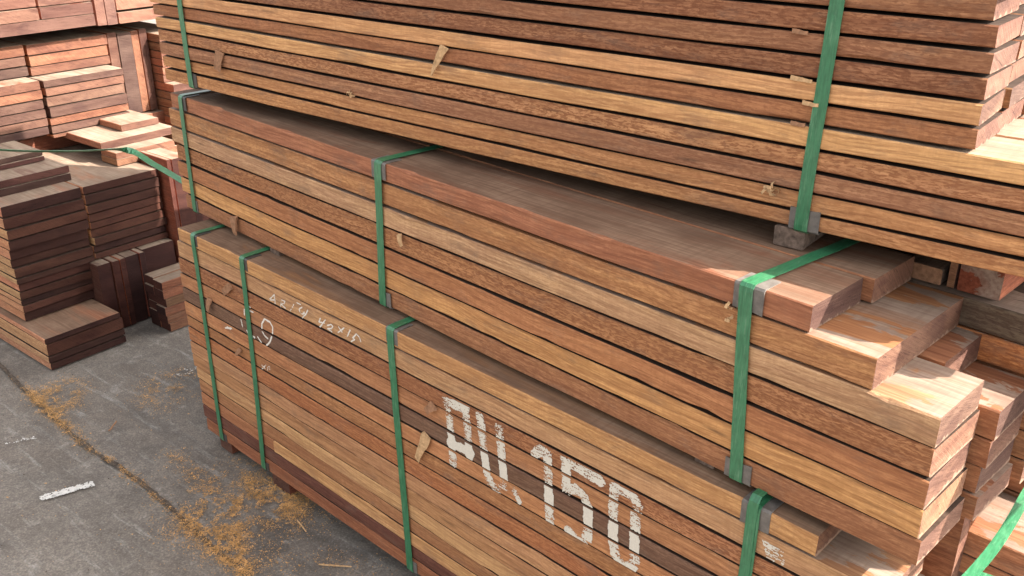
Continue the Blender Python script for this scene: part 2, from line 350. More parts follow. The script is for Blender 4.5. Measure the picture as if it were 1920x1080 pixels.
_straight = {}
SEED = [0]; PLANK_SEED = {}
def add_plank(fr, u0, u1, v0, wid, ztop, zbot, color, label, group, mats=MATS, name='timber_plank', wane=0.0, nseg=36, speck=0.3, endskew=0.004):
    SEED[0] += 1
    um = 0.5*(u0+u1)
    zref = zbot(um) if callable(zbot) else zbot
    zt = ztop if callable(ztop) else (lambda u, q=ztop: q)
    zb = zbot if callable(zbot) else (lambda u, q=zbot: q)
    me, uc = plank_mesh(u0, u1, wid, zt, zb, zref, SEED[0], nseg, 0.0014, wane, endskew)
    o = link(name, me, fr.w(uc, v0, zref), fr.yaw, None, mats, tuple(color)+(speck,))
    tag(o, label, 'plank', group)
    PLANK_SEED[o.name] = SEED[0]
    return o

NUM = ['lowest', 'second', 'third', 'fourth', 'fifth', 'sixth', 'seventh', 'eighth', 'ninth', 'tenth', 'eleventh', 'twelfth', 'thirteenth', 'fourteenth', 'fifteenth']
def from_bottom(i): return 'lowest' if i == 0 else NUM[i]+' from bottom'
def from_top(i): return 'topmost' if i == 0 else NUM[i]+' from top'

K = 0.90
# ---- top bundle -----------------------------------------------------------
GAP = 0.0035
TS = ['T-3', 'T-2', 'T-1', 'T0', 'T1', 'T2', 'T3', 'T4', 'T5', 'T6', 'T7']
TCOL = [((152, 100, 70), .8, 'brown speckled'), ((155, 106, 76), .6, 'dull brown'), ((150, 100, 70), .9, 'coarse speckled brown'),
        ((212, 158, 106), .1, 'pale tan'), ((160, 104, 68), .4, 'warm brown'), ((212, 160, 104), .1, 'light honey-coloured'),
        ((182, 128, 86), .95, 'heavily flecked tan'), ((163, 114, 84), .5, 'pinkish brown'), ((196, 140, 88), .4, 'yellowish tan'), ((190, 134, 84), .55, 'flecked tan bottom')]
def tz(k, off=0.0):
    if k[0] == 'M':
        return lambda u: seam(k, u)+off*(1-.55*max(0.0, min(1.0, (u+.75)/.35)))
    return lambda u: seam(k, u)+off
fT = FR['T']
TPITCH = 0.0446
for i in range(10):
    k0, k1 = TS[i], TS[i+1]
    rgb, sp, word = TCOL[i]
    nb = 9-i
    long_ = i >= 5
    uL = [-3.03, -3.03, -3.03, -3.037, -3.028, -3.016, -3.011, -3.013, -3.017, -3.010][i]
    uR = -0.125+0.012*(i % 3) if long_ else -0.412+rnd.uniform(-.003, .003)
    wob = 0.0 if i != 7 else 0.0
    add_plank(fT, uL, uR, rnd.uniform(-.0035, .0035), 0.160, tz(k0, -GAP), tz(k1, GAP), lin(*rgb, K),
              '%s front plank of the top bundle, %s' % (word, from_bottom(nb)), 'front planks of the top bundle',
              [W_SIDE, W_END, W_TOP_EVEN] if i == 5 else MATS, speck=sp)
for j in range(10):          # the rows above the picture's upper edge
    zb = 1.8169+TPITCH*j
    add_plank(fT, -3.03, -0.412+rnd.uniform(-.012, .012), rnd.uniform(-.002, .002), 0.160, zb+TPITCH-GAP, zb+GAP, lin(156, 106, 74, K),
              'brown front plank high on the top bundle, above the picture edge', 'high front planks of the top bundle', speck=.6, nseg=12)
for c in range(1, 7):
    v = 0.166*c+0.002
    for i in range(10):
        long_ = i >= 5
        vis = (c == 1 and i <= 5)
        uR = (-0.12+0.02*((i*c) % 3)) if long_ else -0.412+(rnd.uniform(-.004, .006) if c < 3 else rnd.uniform(-.05, .03))
        lb = ('second-column plank end of the top bundle, %s' % from_bottom(9-i)) if vis else 'plank inside the top bundle behind its front planks'
        add_plank(fT, -3.01+rnd.uniform(-.02, .03), uR, v+rnd.uniform(0, .002), 0.160, tz(TS[i], -GAP), tz(TS[i+1], GAP), lin(160+rnd.randint(-12, 25), 110, 76, K), lb,
                  'second-column planks of the top bundle' if vis else 'inner planks of the top bundle', [W_SIDE, W_END, W_TOP_EVEN] if i == 5 else MATS, nseg=12 if c > 1 else 24, speck=.5)
    for j in range(10):
        zb = 1.8169+TPITCH*j
        add_plank(fT, -3.02, -0.412+rnd.uniform(-.03, .03), v, 0.160, zb+TPITCH-GAP, zb+GAP, lin(158, 108, 76, K),
                  'plank inside the top bundle behind its front planks', 'inner planks of the top bundle', nseg=8, speck=.5)
# ---- middle bundle --------------------------------------------------------
MS = ['M%d' % i for i in range(8)]
MCOL = [((164, 104, 74), .1, 'smooth reddish brown'), ((182, 128, 80), .45, 'golden brown'), ((186, 146, 110), .2, 'pale greyish'), ((170, 116, 74), .9, 'dark-flecked'),
        ((176, 116, 72), .25, 'orange brown'), ((202, 148, 86), .1, 'yellow tan'), ((166, 113, 76), .5, 'dull brown bottom')]
fM = FR['M']
ML = [-3.061, -3.089, -3.091, -3.068, -3.074, -3.072, -3.050]
MR = [-0.575, -0.444, -0.320, -0.318, -0.317, -0.315, -0.309]
for i in range(7):
    rgb, sp, word = MCOL[i]
    wid = 0.368 if i == 1 else 0.190
    add_plank(fM, ML[i], MR[i], rnd.uniform(-.0035, .0035), wid, tz(MS[i], -.0037 if i else 0.0), tz(MS[i+1], .0037 if i < 6 else 0.0), lin(*rgb, K),
              '%s front plank of the middle bundle, %s' % (word, from_top(i)), 'front planks of the middle bundle',
              (MATS_DUST, MATS_MID, MATS_PALE)[i] if i < 3 else MATS, speck=sp, wane=0.035 if i == 0 else 0.012, nseg=60)
M2R = [-0.556, None, -0.398, -0.286, -0.290, -0.296, -0.288]
for i in range(7):
    if i == 1: continue
    add_plank(fM, -3.06, M2R[i], 0.203+rnd.uniform(0, .004), 0.168, tz(MS[i], -.0037), tz(MS[i+1], .0037), lin(168, 112, 78, K),
              'second-column plank of the middle bundle, %s, cut end in view' % from_top(i), 'second-column planks of the middle bundle', MATS_DUST if i == 0 else MATS_PALE, nseg=24, speck=.4)
for c in range(2, 7):
    v = 0.395+0.19*(c-2)
    for i in range(7):
        if i == 0 and c == 2: continue
        uR = {1: 0.10, 2: 0.06}.get(i, -0.27 if i else -0.60) if c == 2 else (-0.30+rnd.uniform(-.1, .08))
        vis = c == 2 and i in (1, 2)
        rgb = {1: (98, 84, 72), 2: (186, 118, 62)}.get(i, (165, 112, 78)) if c == 2 else (165, 112, 78)
        lb = {1: 'blackened grey plank jutting right behind the stepped end of the middle bundle', 2: 'orange plank under the blackened one, behind the stepped middle bundle'}[i] if vis else 'plank inside the middle bundle behind its front planks'
        add_plank(fM, -3.05, uR, v if not vis else 0.374, 0.186, tz(MS[i], -.0037), tz(MS[i+1], .0037), lin(*rgb, K), lb,
                  None if vis else 'inner planks of the middle bundle', MATS_PALE if vis else MATS, nseg=16, speck=.7 if vis else .4)
for r_ in range(2):  # unseen planks added to shade the upright boards at the left
    for q in range(2):
        add_plank(fM, -3.05, -0.9-.1*r_, 1.20+.19*q, 0.186, 1.3335+.062*(r_+1)-.002, 1.3335+.062*r_, lin(165, 112, 78, K), 'added unseen plank behind the top bundle, shading the upright boards at left', 'added shade planks behind the top bundle', MATS_PALE, nseg=12, speck=.4)
# ---- bottom bundle --------------------------------------------------------
BS = ['B%d' % i for i in range(16)]
BCOL = [((196, 146, 90), .25, 'honey tan'), ((184, 140, 100), .15, 'pale dusty'), ((164, 108, 70), .9, 'red speckled'), ((178, 122, 80), .25, 'light brown'),
        ((114, 85, 71), .4, 'dark purple-brown'), ((186, 126, 80), .3, 'warm tan'), ((170, 116, 72), .5, 'mid brown'), ((178, 112, 66), .55, 'reddish'),
        ((182, 132, 92), .2, 'pinkish tan'), ((180, 130, 86), .15, 'light tan'), ((198, 152, 102), .1, 'pale cream-tan'), ((166, 114, 74), .3, 'brown'),
        ((202, 152, 96), .1, 'light yellow'), ((110, 66, 54), .3, 'dark maroon'), ((150, 90, 60), .35, 'red-brown bottom')]
fB = FR['B']
BL = [-2.932, -2.953, -2.962, -2.967, -2.968, -2.969, -2.969, -2.969, -2.968, -2.968, -2.957, -2.952, -2.949, -2.946, -2.935]
BR = [-0.488, -0.345, -0.335, -0.33, -0.34, -0.33, -0.325, -0.335, -0.33, -0.34, -0.33, -0.335, -0.33, -0.34, -0.33]
bottom_front = {}
for i in range(15):
    rgb, sp, word = BCOL[i]
    gp = 0.0031 if i < 8 else 0.0018
    zt, zb = tz(BS[i], -gp if i else 0.0), tz(BS[i+1], gp if i < 14 else 0.0)
    u0 = BL[i]
    if i == 12:
        add_plank(fB, u0, -2.462, 0.0, 0.186, zt, zb, lin(172, 112, 74, K), 'short brown piece left of the light yellow plank, bottom bundle third row up', 'front planks of the bottom bundle', speck=.3, nseg=8)
        u0 = -2.458
    bottom_front[i] = add_plank(fB, u0, BR[i], rnd.uniform(-.0025, .001), 0.186, zt, zb, lin(*rgb, K),
              '%s front plank of the bottom bundle, %s' % (word, from_top(i)), 'front planks of the bottom bundle',
              (MATS_DUST, MATS_PALE)[i] if i < 2 else MATS, speck=sp, wane=0.03 if i == 0 else 0.006, nseg=60)
for c in range(1, 6):
    for i in range(15):
        v = 0.195*c if not (c == 1 and i <= 2) else 0.297
        vis = c == 1 and i in (1, 2)
        if c == 2 and i <= 2: v = 0.492
        if c == 3 and i <= 2: continue
        uR = 0.12 if (i <= 2 and i > 0 and c <= 2) else (-0.55 if (i == 0 and c == 1) else -0.30+rnd.uniform(-.05, .03))
        if i == 0 and c == 2: uR = 0.05
        w2 = c == 2 and i == 0
        lb = {1: 'sunlit pinkish plank jutting out low at the right edge, under the loose strap', 2: 'red-brown plank directly under the sunlit one at the lower right edge'}[i] if vis else ('pale plank end behind the sunlit plank, lower right edge' if w2 else 'plank inside the bottom bundle behind its front planks')
        add_plank(fB, -2.95+rnd.uniform(0, .03), uR, v, 0.186, tz(BS[i], -.002), tz(BS[i+1], .002), lin(176, 116, 80, K), lb, None if (vis or w2) else 'inner planks of the bottom bundle', MATS_PALE, nseg=12, speck=.35)

# ------------------------------------------------------------------ boxes with soft edges (bearers, blocks, boards)
def board(name, x0, x1, y0, y1, z0, z1, color, label, cat, group=None, mats=MATS_RED, speck=.4, fr=WORLD, axis='x', nseg=10, endskew=0.004):
    """single board between the given limits of a frame, grain along x or y"""
    if axis == 'x':
        o = add_plank(fr, x0, x1, y0, y1-y0, z1, z0, color, label, group, mats, name, nseg=nseg, speck=speck, endskew=endskew)
    else:
        SEED[0] += 1
        me, uc = plank_mesh(y0, y1, x1-x0, lambda u: z1, lambda u: z0, z0, SEED[0], nseg, 0.0009, 0.0, endskew)
        o = link(name, me, fr.w(x1, uc, z0), fr.yaw+math.pi/2, None, mats, tuple(color)+(speck,))
    tag(o, label, cat, group)
    return o

RED = lambda k=1.0: lin(98+rnd.randint(-26, 30), 50+rnd.randint(-10, 10), 40+rnd.randint(-7, 7), k)
# bearers between the bundles
zT = seam('T7', -0.73)
board('bearer_block', -0.766, -0.700, 1.803, 2.75, 1.3312, zT-.002, lin(104, 84, 72, K), 'weathered grey bearer end under the top bundle beside the strap', 'bearer', 'bearers under the top bundle', [WEATH, WEATH, WEATH], axis='y')
board('bearer_block', -1.93, -1.86, 2.05, 2.75, 1.3312, 1.3665, lin(90, 70, 60, K), 'weathered bearer hidden deep in the gap under the top bundle', 'bearer', 'bearers under the top bundle', [WEATH]*3, axis='y')
board('bearer_block', -2.90, -2.84, 1.92, 2.75, 1.3312, 1.374, lin(90, 70, 60, K), 'weathered bearer in the dark gap near the far left end of the top bundle', 'bearer', 'bearers under the top bundle', [WEATH]*3, axis='y')
# right hand bearer, seen on its side: dark red with a sunlit flank
board('bearer_block', -0.468, -0.385, 0.390, 1.20, 1.2785, 1.345, lin(150, 78, 52, K), 'dark red bearer under the right part of the top bundle, one flank sunlit', 'bearer', 'bearers under the top bundle', [W_SIDE, W_SIDE, W_TOP_PALE], fr=fM, axis='y')
board('wooden_post', -0.487, -0.471, 0.386, 0.42, 1.278, 1.375, lin(130, 92, 66, K), 'thin upright batten beside the dark red bearer, right', 'batten', None, MATS, fr=fM)
board('offcut_block', -0.578, -0.498, 0.385, 0.445, 1.278, 1.312, lin(140, 122, 88, K), 'grey-green splintered offcut lying behind the stepped end of middle bundle', 'offcut', None, [WEATH, CHIP_DARK, W_TOP], fr=fM, axis='y')
for (ua, ub, va, lab) in ((-2.492, -2.440, 0.004, 'thin grey spacer end between middle and bottom bundles, left part'), (-0.800, -0.752, 0.012, 'thin grey spacer end between middle and bottom bundles, beside the right strap'), (-1.62, -1.56, 0.10, 'thin spacer hidden in the gap above the bottom bundle')):
    board('spacer_strip', ua, ub, va, 1.0, 0.8868, seam('M7', ua)-.001, lin(120, 98, 82, K), lab, 'spacer', 'spacers between middle and bottom bundles', [WEATH]*3, fr=fM, axis='y')
for (ua, ub, lab) in ((-2.505, -2.400, 'red-brown ground bearer under the bottom bundle beside the sawdust'), (-2.86, -2.78, 'dark ground bearer under the far left end of the bottom bundle'), (-1.70, -1.62, 'dark ground bearer under the bottom bundle near its middle strap'), (-0.70, -0.60, 'ground bearer under the bottom bundle near the right end')):
    board('ground_bearer', ua, ub, 0.006, 1.1, 0.002, min(seam('B15', ua), seam('B15', ub))-.002, lin(112, 62, 46, K), lab, 'bearer', 'ground bearers under the bottom bundle', MATS_RED, fr=fB, axis='y')
board('wooden_post', -0.375, -0.302, 0.240, 0.286, 0.30, 0.893, lin(150, 96, 66, K), 'upright post under the right end of the middle bundle', 'post', None, MATS, fr=fB)

# ------------------------------------------------------------------ stacks on the left
TAN = lambda: lin(192+rnd.randint(-14, 12), 140+rnd.randint(-10, 8), 102, K)
def stack_rows(name, X, y0, y1, zs, where, col='red', L=1.9, jit=0.018, group=None, tops=MATS_RED):
    n = len(zs)-1
    for i in range(n):
        z1, z0 = zs[i], zs[i+1]
        c = TAN() if tops in (MATS_DARK, MATS_DARK2) else RED(K) if col == 'red' else lin(*rnd.choice([(150,96,72),(112,80,70),(164,92,56),(96,66,58),(128,94,76),(178,104,58),(104,84,74)]), K*.8)
        board(name, X-L, X+rnd.uniform(-jit, jit*0.3), y0+rnd.uniform(-.004, .004), y1+rnd.uniform(-.006, .003), z0+.0032, z1-.0026, c,
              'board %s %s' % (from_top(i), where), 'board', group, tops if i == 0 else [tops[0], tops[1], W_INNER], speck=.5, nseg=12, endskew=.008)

def steps(z1, z0, n, var=0.18):
    w = [1+rnd.uniform(-var, var) for _ in range(n)]; s = sum(w); z = z1; r = [z1]
    for q in w:
        z -= q/s*(z1-z0); r.append(z)
    r[-1] = z0
    return r
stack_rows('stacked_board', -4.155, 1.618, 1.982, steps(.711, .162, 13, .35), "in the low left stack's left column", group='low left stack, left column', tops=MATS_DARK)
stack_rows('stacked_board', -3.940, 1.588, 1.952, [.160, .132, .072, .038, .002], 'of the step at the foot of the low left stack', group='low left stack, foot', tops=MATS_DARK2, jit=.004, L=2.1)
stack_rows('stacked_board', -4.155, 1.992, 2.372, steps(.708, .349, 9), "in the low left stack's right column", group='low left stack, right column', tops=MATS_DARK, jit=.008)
for k, (ya, yb, rgb, word) in enumerate(((1.955, 2.020, (84, 50, 42), 'dark brown'), (2.026, 2.060, (98, 56, 44), 'narrow brown'), (2.065, 2.094, (170, 84, 50), 'bright orange-red'), (2.098, 2.163, (80, 44, 40), 'deep maroon'), (2.168, 2.196, (128, 62, 48), 'thin red'), (2.20, 2.37, (78, 44, 38), 'shadowed wide'))):
    o = board('upright_board', -5.9, -4.085-rnd.uniform(0, .01)-(.03 if k == 5 else 0), ya, yb, .002, .346, lin(*rgb, K), '%s board standing on edge under the low left stack' % word, 'board', 'boards on edge under the low left stack', MATS_DARK, nseg=8)
for k, (za, zb) in enumerate(((.708, .742), (.744, .776))):
    board('stacked_board', -6.0, -4.308-.004*k, 1.685, 2.016, za+.002, zb, RED(K), '%s dusty board of the pair on top of the low left stack' % ('lower', 'upper')[k], 'board', 'boards on top of the low left stack', nseg=8)
for k, (za, zb) in enumerate(((.778, .80), (.802, .826))):
    board('stacked_board', -6.0, -4.47-.01*k, 1.66, 1.985, za+.002, zb, RED(K), '%s board set back above the dusty pair, far left' % ('lower', 'upper')[k], 'board', 'boards set back above the dusty pair', nseg=8)
# loose flat boards lying in the sun on the low stack
LIGHT = lambda: lin(172+rnd.randint(-8, 8), 112+rnd.randint(-8, 8), 80, K*.8)
for k, (xa, ya, yb, za, zb, lab) in enumerate(((-4.33, 2.262, 2.60, .711, .742, 'lower sunlit loose board on the low left stack'), (-4.333, 2.266, 2.585, .743, .774, 'upper sunlit loose board at the front of the low left stack'),
        (-4.435, 2.25, 2.66, .776, .812, 'loose sunlit board lying one step behind the front pair'), (-4.545, 2.43, 2.64, .814, .845, 'short loose sunlit board topping the loose pile at left'))):
    board('loose_board', xa-(.14 if k < 2 else .5), xa, ya, yb, za, zb, LIGHT() if k < 4 else RED(K), lab, 'board', 'loose boards on the low left stack', MATS_RED, nseg=8)
board('bearer_block', -4.97, -4.86, 1.55, 2.9, .711, .790, lin(120, 70, 52, K), 'dark bearer under the upper left stack', 'bearer', None, MATS_RED, axis='y')
# small pile of short sticks in the shade
for r_ in range(6):
    z0 = .002+.0436*r_
    for q in range(2):
        xb = -3.868-.081*q-rnd.uniform(0, .004)
        board('short_stick', xb-.078, xb, 2.136+rnd.uniform(-.006, .01), 2.50, z0, z0+.042, lin(120+rnd.randint(-14, 14), 78, 58, K),
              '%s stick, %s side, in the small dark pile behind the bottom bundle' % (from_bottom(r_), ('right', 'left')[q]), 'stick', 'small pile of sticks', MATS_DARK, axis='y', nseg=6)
for k, (ya, yb, X, zt_, rgb, word) in enumerate(((2.392, 2.412, -4.10, .755, (150, 74, 52), 'thin red'), (2.418, 2.505, -4.10, .752, (178, 100, 68), 'sun-topped red'), (2.51, 2.56, -4.13, .70, (110, 60, 48), 'dark'), (2.565, 2.70, -4.16, .62, (96, 54, 44), 'wide dark'))):
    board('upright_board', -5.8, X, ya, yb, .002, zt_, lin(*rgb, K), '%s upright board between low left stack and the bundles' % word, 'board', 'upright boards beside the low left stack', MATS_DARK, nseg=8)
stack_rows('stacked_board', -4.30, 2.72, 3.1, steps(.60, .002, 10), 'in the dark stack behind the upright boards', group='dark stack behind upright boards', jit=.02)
# upper stack
zu = [1.083, 1.046, 1.002, .951, .897, .857, .815, .793]
stack_rows('stacked_board', -4.750, 2.180, 2.602, zu[:7]+[.793], "in the upper left stack's right column", col='lit', group='upper left stack, right column', jit=.006)
stack_rows('stacked_board', -4.750, 1.745, 2.164, [1.090, 1.043, .995, .949, .904, .862, .818], "in the upper left stack's left column", col='lit', group='upper left stack, left column', jit=.006)
stack_rows('stacked_board', -4.886, 2.192, 2.612, [1.240, 1.184, 1.131, 1.0845], "set back in the upper left stack, right side", col='lit', group='upper left stack, recessed right', jit=.004)
stack_rows('stacked_board', -4.886, 1.755, 2.178, [1.246, 1.188, 1.140, 1.0915], "set back in the upper left stack, left side", col='lit', group='upper left stack, recessed left', jit=.004)
for (ya, yb, z0, rgb, word) in ((2.622, 2.671, .80, (142, 90, 68), 'pinkish'), (2.675, 2.754, .80, (88, 72, 64), 'weathered grey'), (2.758, 2.800, .80, (160, 96, 52), 'orange'), (2.804, 2.846, .80, (150, 80, 46), 'orange-red, partly shaded')):
    board('upright_board', -6.5, -4.886+rnd.uniform(-.008, .004), ya, yb, z0, 1.238+rnd.uniform(-.008, .004), lin(*rgb, K), '%s board standing on edge in the upper left stack' % word, 'board', 'boards on edge in the upper left stack', nseg=8)
zr = steps(1.215, .002, 27, .1)
for i in range(27):
    X = -4.79-.004*i if zr[i] > .985 else -4.71+rnd.uniform(-.03, .01)
    board('stacked_board', X-1.6, X, 2.862+rnd.uniform(0, .004), 3.06, zr[i+1]+.0022, zr[i]-.0018, lin(150+rnd.randint(-20, 20), 92, 66, K), '%s board of the narrow dark stack behind the top bundle' % ('topmost' if i == 0 else 'row %d' % (i+1)), 'board', 'narrow dark stack behind the top bundle', MATS_RED, nseg=8)
# topmost stack
board('stacked_board', -6.7, -4.786, 2.02, 2.516, 1.306, 1.362, lin(152, 98, 84, K), 'wide bottom board of the topmost left stack', 'board', None, MATS_RED, nseg=8)
for i, (za, zb) in enumerate(((1.366, 1.420), (1.426, 1.478), (1.482, 1.534), (1.538, 1.59))):
    for (ya, yb, side) in ((1.72, 2.238, 'left'), (2.250, 2.516, 'right')):
        board('stacked_board', -6.7, -4.786+rnd.uniform(-.01, .004), ya, yb, za, zb, lin(160+rnd.randint(-10, 14), 104, 84, K), '%s board in row %d of the topmost left stack' % (side, i+2), 'board', 'topmost left stack', MATS_RED, nseg=8)
for (ya, yb, word) in ((2.529, 2.577, 'left'), (2.583, 2.638, 'right')):
    board('upright_board', -6.7, -4.786, ya, yb, 1.300, 1.60, lin(146, 102, 96, K), '%s one of two purplish boards on edge in the topmost left stack' % word, 'board', 'boards on edge in the topmost left stack', MATS_RED, nseg=8)
for i, (za, zb) in enumerate(((1.298, 1.352), (1.366, 1.42), (1.424, 1.48), (1.484, 1.54))):
    board('stacked_board', -6.7, -4.786+rnd.uniform(-.01, .004), 2.646, 3.6, za, zb, lin(164, 112, 96, K), 'board %s right of the upright ones in the topmost left stack' % from_bottom(i), 'board', 'topmost left stack, right part', MATS_RED, nseg=8)  # widened to the right to shade the top of the narrow stack
for xx in (-5.25, -6.4):
    board('bearer_block', xx-.08, xx, 1.75, 3.0, 1.248, 1.297, lin(90, 60, 50, K), 'dark bearer hidden under the topmost left stack', 'bearer', 'bearers under the topmost left stack', MATS_RED, axis='y')

# ------------------------------------------------------------------ straps and corner protectors
def ribbon(path, width, thick=0.0011, across=Vector((1, 0, 0)), wob=0.0, seed=0, twist=None):
    """flat band following 3-D points; 'across' is the width direction"""
    r = random.Random(seed)
    vs, fs = [], []
    n = len(path)
    for i, p in enumerate(path):
        p = Vector(p)
        t = (Vector(path[min(i+1, n-1)])-Vector(path[max(i-1, 0)])).normalized()
        a = Vector(across) if twist is None else Vector(twist[i])
        a = (a-t*a.dot(t)).normalized()
        nn = a.cross(t)
        s = r.uniform(-wob, wob)
        h = a*((width[i] if isinstance(width, list) else width)/2)
        for q in (p-h+a*s, p+h+a*s):
            vs.append(q+nn*thick*0.5)
        for q in (p+h+a*s, p-h+a*s):
            vs.append(q-nn*thick*0.5)
    for i in range(n-1):
        b0 = i*4
        for j in range(4):
            fs.append((b0+j, b0+(j+1) % 4, b0+4+(j+1) % 4, b0+4+j))
    fs.append((3, 2, 1, 0)); fs.append(tuple((n-1)*4+j for j in range(4)))
    return mesh_from(vs, fs)

def dens(pts, step):
    out = []
    for a, b in zip(pts[:-1], pts[1:]):
        a, b = Vector(a), Vector(b); k = max(1, int((b-a).length/step))
        for i in range(k): out.append(a.lerp(b, i/k))
    out.append(Vector(pts[-1])); return out

def strap(g, u, ztop, zbot, width, label, top_v=0.95, u_bot=None, u_back=None, bow=0.004):
    fr = FR[g]
    ub = u if u_bot is None else u_bot
    uk = u if u_back is None else u_back
    o = .0052
    pts = []
    if ztop is not None:
        pts += [(uk, top_v, ztop+o), (u, .012, ztop+o), (u, .002, ztop+o*.8), (u, -o*.8, ztop-.002), (u, -o, ztop-.012)]
    else:
        pts += [(u, -o, 2.262)]
    zt = pts[-1][2]
    pts += [(ub, -o, zbot+.012), (ub, -o*.8, zbot+.001), (ub, .002, zbot-o*.8), (ub, .012, zbot-o), (ub, .30, zbot-o)]
    P = dens(pts, .05)
    P = [Vector((p.x+bow*math.sin(p.z*5+u*3), p.y, p.z)) for p in P]
    # object origin at the strap's foot
    me = ribbon([Vector((p.x-ub, p.y, p.z-zbot)) for p in P], width, wob=.0006, seed=int(abs(u)*1000))
    ob = link('strap', me, fr.w(ub, 0, zbot), fr.yaw, None, [STRAP])
    tag(ob, label, 'strap', 'green straps round the bundles')
    return ob

def lprot(g, u, z, top, width, label, mat=PROT, hgt=.046, dep=.055, skew=0.0):
    """angled corner piece folded over the plank edge, bent sheet 2 mm thick"""
    fr = FR[g]; t = .0022; s = 1 if top else -1
    bm = bmesh.new()
    prof = [(-.0005, -hgt), (-.0005, -.003), (.0025, .0003), (dep, .0003), (dep, .0003+t), (.0015, .0003+t), (-.0005-t, -.002), (-.0005-t, -hgt)]
    r = random.Random(int(abs(u)*991))
    nseg = 4
    rings = []
    for i in range(nseg+1):
        x = -width/2+width*i/nseg
        e = r.uniform(-.002, .002)
        rings.append([bm.verts.new((x+skew*(zz/hgt), y, s*(zz+(e if zz < -.02 else 0)))) for (y, zz) in prof])
    k = len(prof)
    for i in range(nseg):
        for j in range(k):
            bm.faces.new((rings[i][j], rings[i][(j+1) % k], rings[i+1][(j+1) % k], rings[i+1][j]))
    bm.faces.new(list(reversed(rings[0]))); bm.faces.new(rings[-1])
    bmesh.ops.recalc_face_normals(bm, faces=bm.faces[:])
    me = bpy.data.meshes.new('mesh'); bm.to_mesh(me); bm.free()
    o = link('corner_protector', me, fr.w(u, 0, z), fr.yaw, None, [mat])
    tag(o, label, 'corner protector', 'corner protectors under the straps')

strap('T', -2.864, None, seam('T7', -2.85), .026, 'green strap down the far left end of the top bundle', u_bot=-2.850)
strap('T', -.688, None, seam('T7', -.70), .0285, 'wide green strap down the right part of the top bundle', u_bot=-.704)
strap('M', -2.972, seam('M0', -2.97), seam('M7', -2.98), .026, 'green strap at the far left end of the middle bundle', u_bot=-2.988)
strap('M', -1.862, seam('M0', -1.86), seam('M7', -1.87), .030, 'green strap round the middle of the middle bundle', u_bot=-1.870, u_back=-1.83)
strap('M', -.706, seam('M0', -.70), seam('M7', -.69), .030, 'green strap with sunlit top fold at the right of the middle bundle', u_bot=-.690, u_back=-.62)
strap('B', -2.830, seam('B0', -2.83), .052, .025, 'leftmost green strap of the bottom bundle', u_bot=-2.822, top_v=.5, u_back=-2.81)
strap('B', -2.516, seam('B0', -2.52), .056, .026, 'second green strap from left on the bottom bundle', u_bot=-2.538, top_v=.5)
strap('B', -1.761, seam('B0', -1.76), seam('B15', -1.74), .028, 'green strap left of the white stencilled number, bottom bundle', u_bot=-1.738, top_v=.5)
s1 = strap('B', -.628, seam('B0', -.63), seam('B15', -.63), .030, 'doubled wide green strap at the lower right of bottom bundle', u_bot=-.640, top_v=.5)
s2m = ribbon([Vector((.012, -.0068, z)) for z in [0.0+.04*i for i in range(20)]]+[Vector((.014, -.0066, .818)), Vector((.014, 0.004, .829)), Vector((.014, .3, .829))], .022, seed=3)
s2 = link('strap_overlap', s2m, (0, 0, 0), 0, s1, [STRAP])

lprot('T', -2.842, seam('T7', -2.85), False, .040, 'dark corner protector at bottom left of the top bundle', PROT_DARK)
lprot('T', -.703, seam('T7', -.70), False, .064, 'grey corner protector under the right strap foot of the top bundle')
lprot('M', -2.962, seam('M0', -2.97), True, .040, 'dark corner protector at the upper left of the middle bundle', PROT_DARK)
lprot('M', -1.860, seam('M0', -1.86), True, .060, 'grey corner protector on top of the middle bundle, middle strap')
lprot('M', -.705, seam('M0', -.70), True, .066, 'pale grey corner protector on the sunlit corner, middle bundle', hgt=.052)
lprot('M', -2.982, seam('M7', -2.98), False, .038, 'corner protector at the lower left of the middle bundle', PROT)
lprot('M', -1.862, seam('M7', -1.87), False, .046, 'grey corner protector at the foot of the middle bundle, middle strap')
lprot('M', -.686, seam('M7', -.69), False, .062, 'grey corner protector at the foot of the middle bundle, right strap')
lprot('B', -2.822, seam('B0', -2.83), True, .040, 'corner protector under the leftmost strap, bottom bundle top edge', PROT_DARK, hgt=.040)
lprot('B', -2.508, seam('B0', -2.52), True, .042, 'corner protector under the second strap, bottom bundle top edge', PROT_DARK, hgt=.040)
lprot('B', -1.760, seam('B0', -1.76), True, .050, 'grey corner protector beside the stencilled number, bottom bundle top edge', hgt=.044)
lprot('B', -.622, seam('B0', -.63), True, .066, 'grey corner protector under the doubled strap at lower right', hgt=.050)
lprot('B', -2.812, .052, False, .040, 'dark corner protector at the foot of the leftmost strap', PROT_DARK, hgt=.034)
lprot('B', -2.528, .056, False, .036, 'dark corner protector at the foot of the second strap', PROT_DARK, hgt=.034)
lprot('B', -1.728, seam('B15', -1.74), False, .046, 'grey corner protector at the foot of the strap near picture bottom', hgt=.040)

# loose straps
def loose(path, across, width, label, name='loose_strap'):
    o0 = Vector(path[0])
    me = ribbon([Vector(p)-o0 for p in path], width, twist=across)
    ob = link(name, me, o0, 0, None, [STRAP])
    tag(ob, label, 'strap'); return ob
def catmull(pts, n=8):
    P = [Vector(p) for p in pts]; P = [P[0]*2-P[1]]+P+[P[-1]*2-P[-2]]; out = []
    for i in range(1, len(P)-2):
        for k in range(n):
            t = k/n; a, b, c, d = P[i-1:i+3]
            out.append(0.5*((2*b)+(c-a)*t+(2*a-5*b+4*c-d)*t*t+(3*b-a-3*c+d)*t**3))
    out.append(P[-2]); return out
pl = catmull([(-4.30, 1.40, 1.035), (-4.2, 1.687, .944), (-4.2, 2.0, .868), (-4.19, 2.245, .822), (-4.00, 2.262, .786), (-3.80, 2.262, .754), (-3.55, 2.27, .70)], 8)
na = len(pl)
ac = []
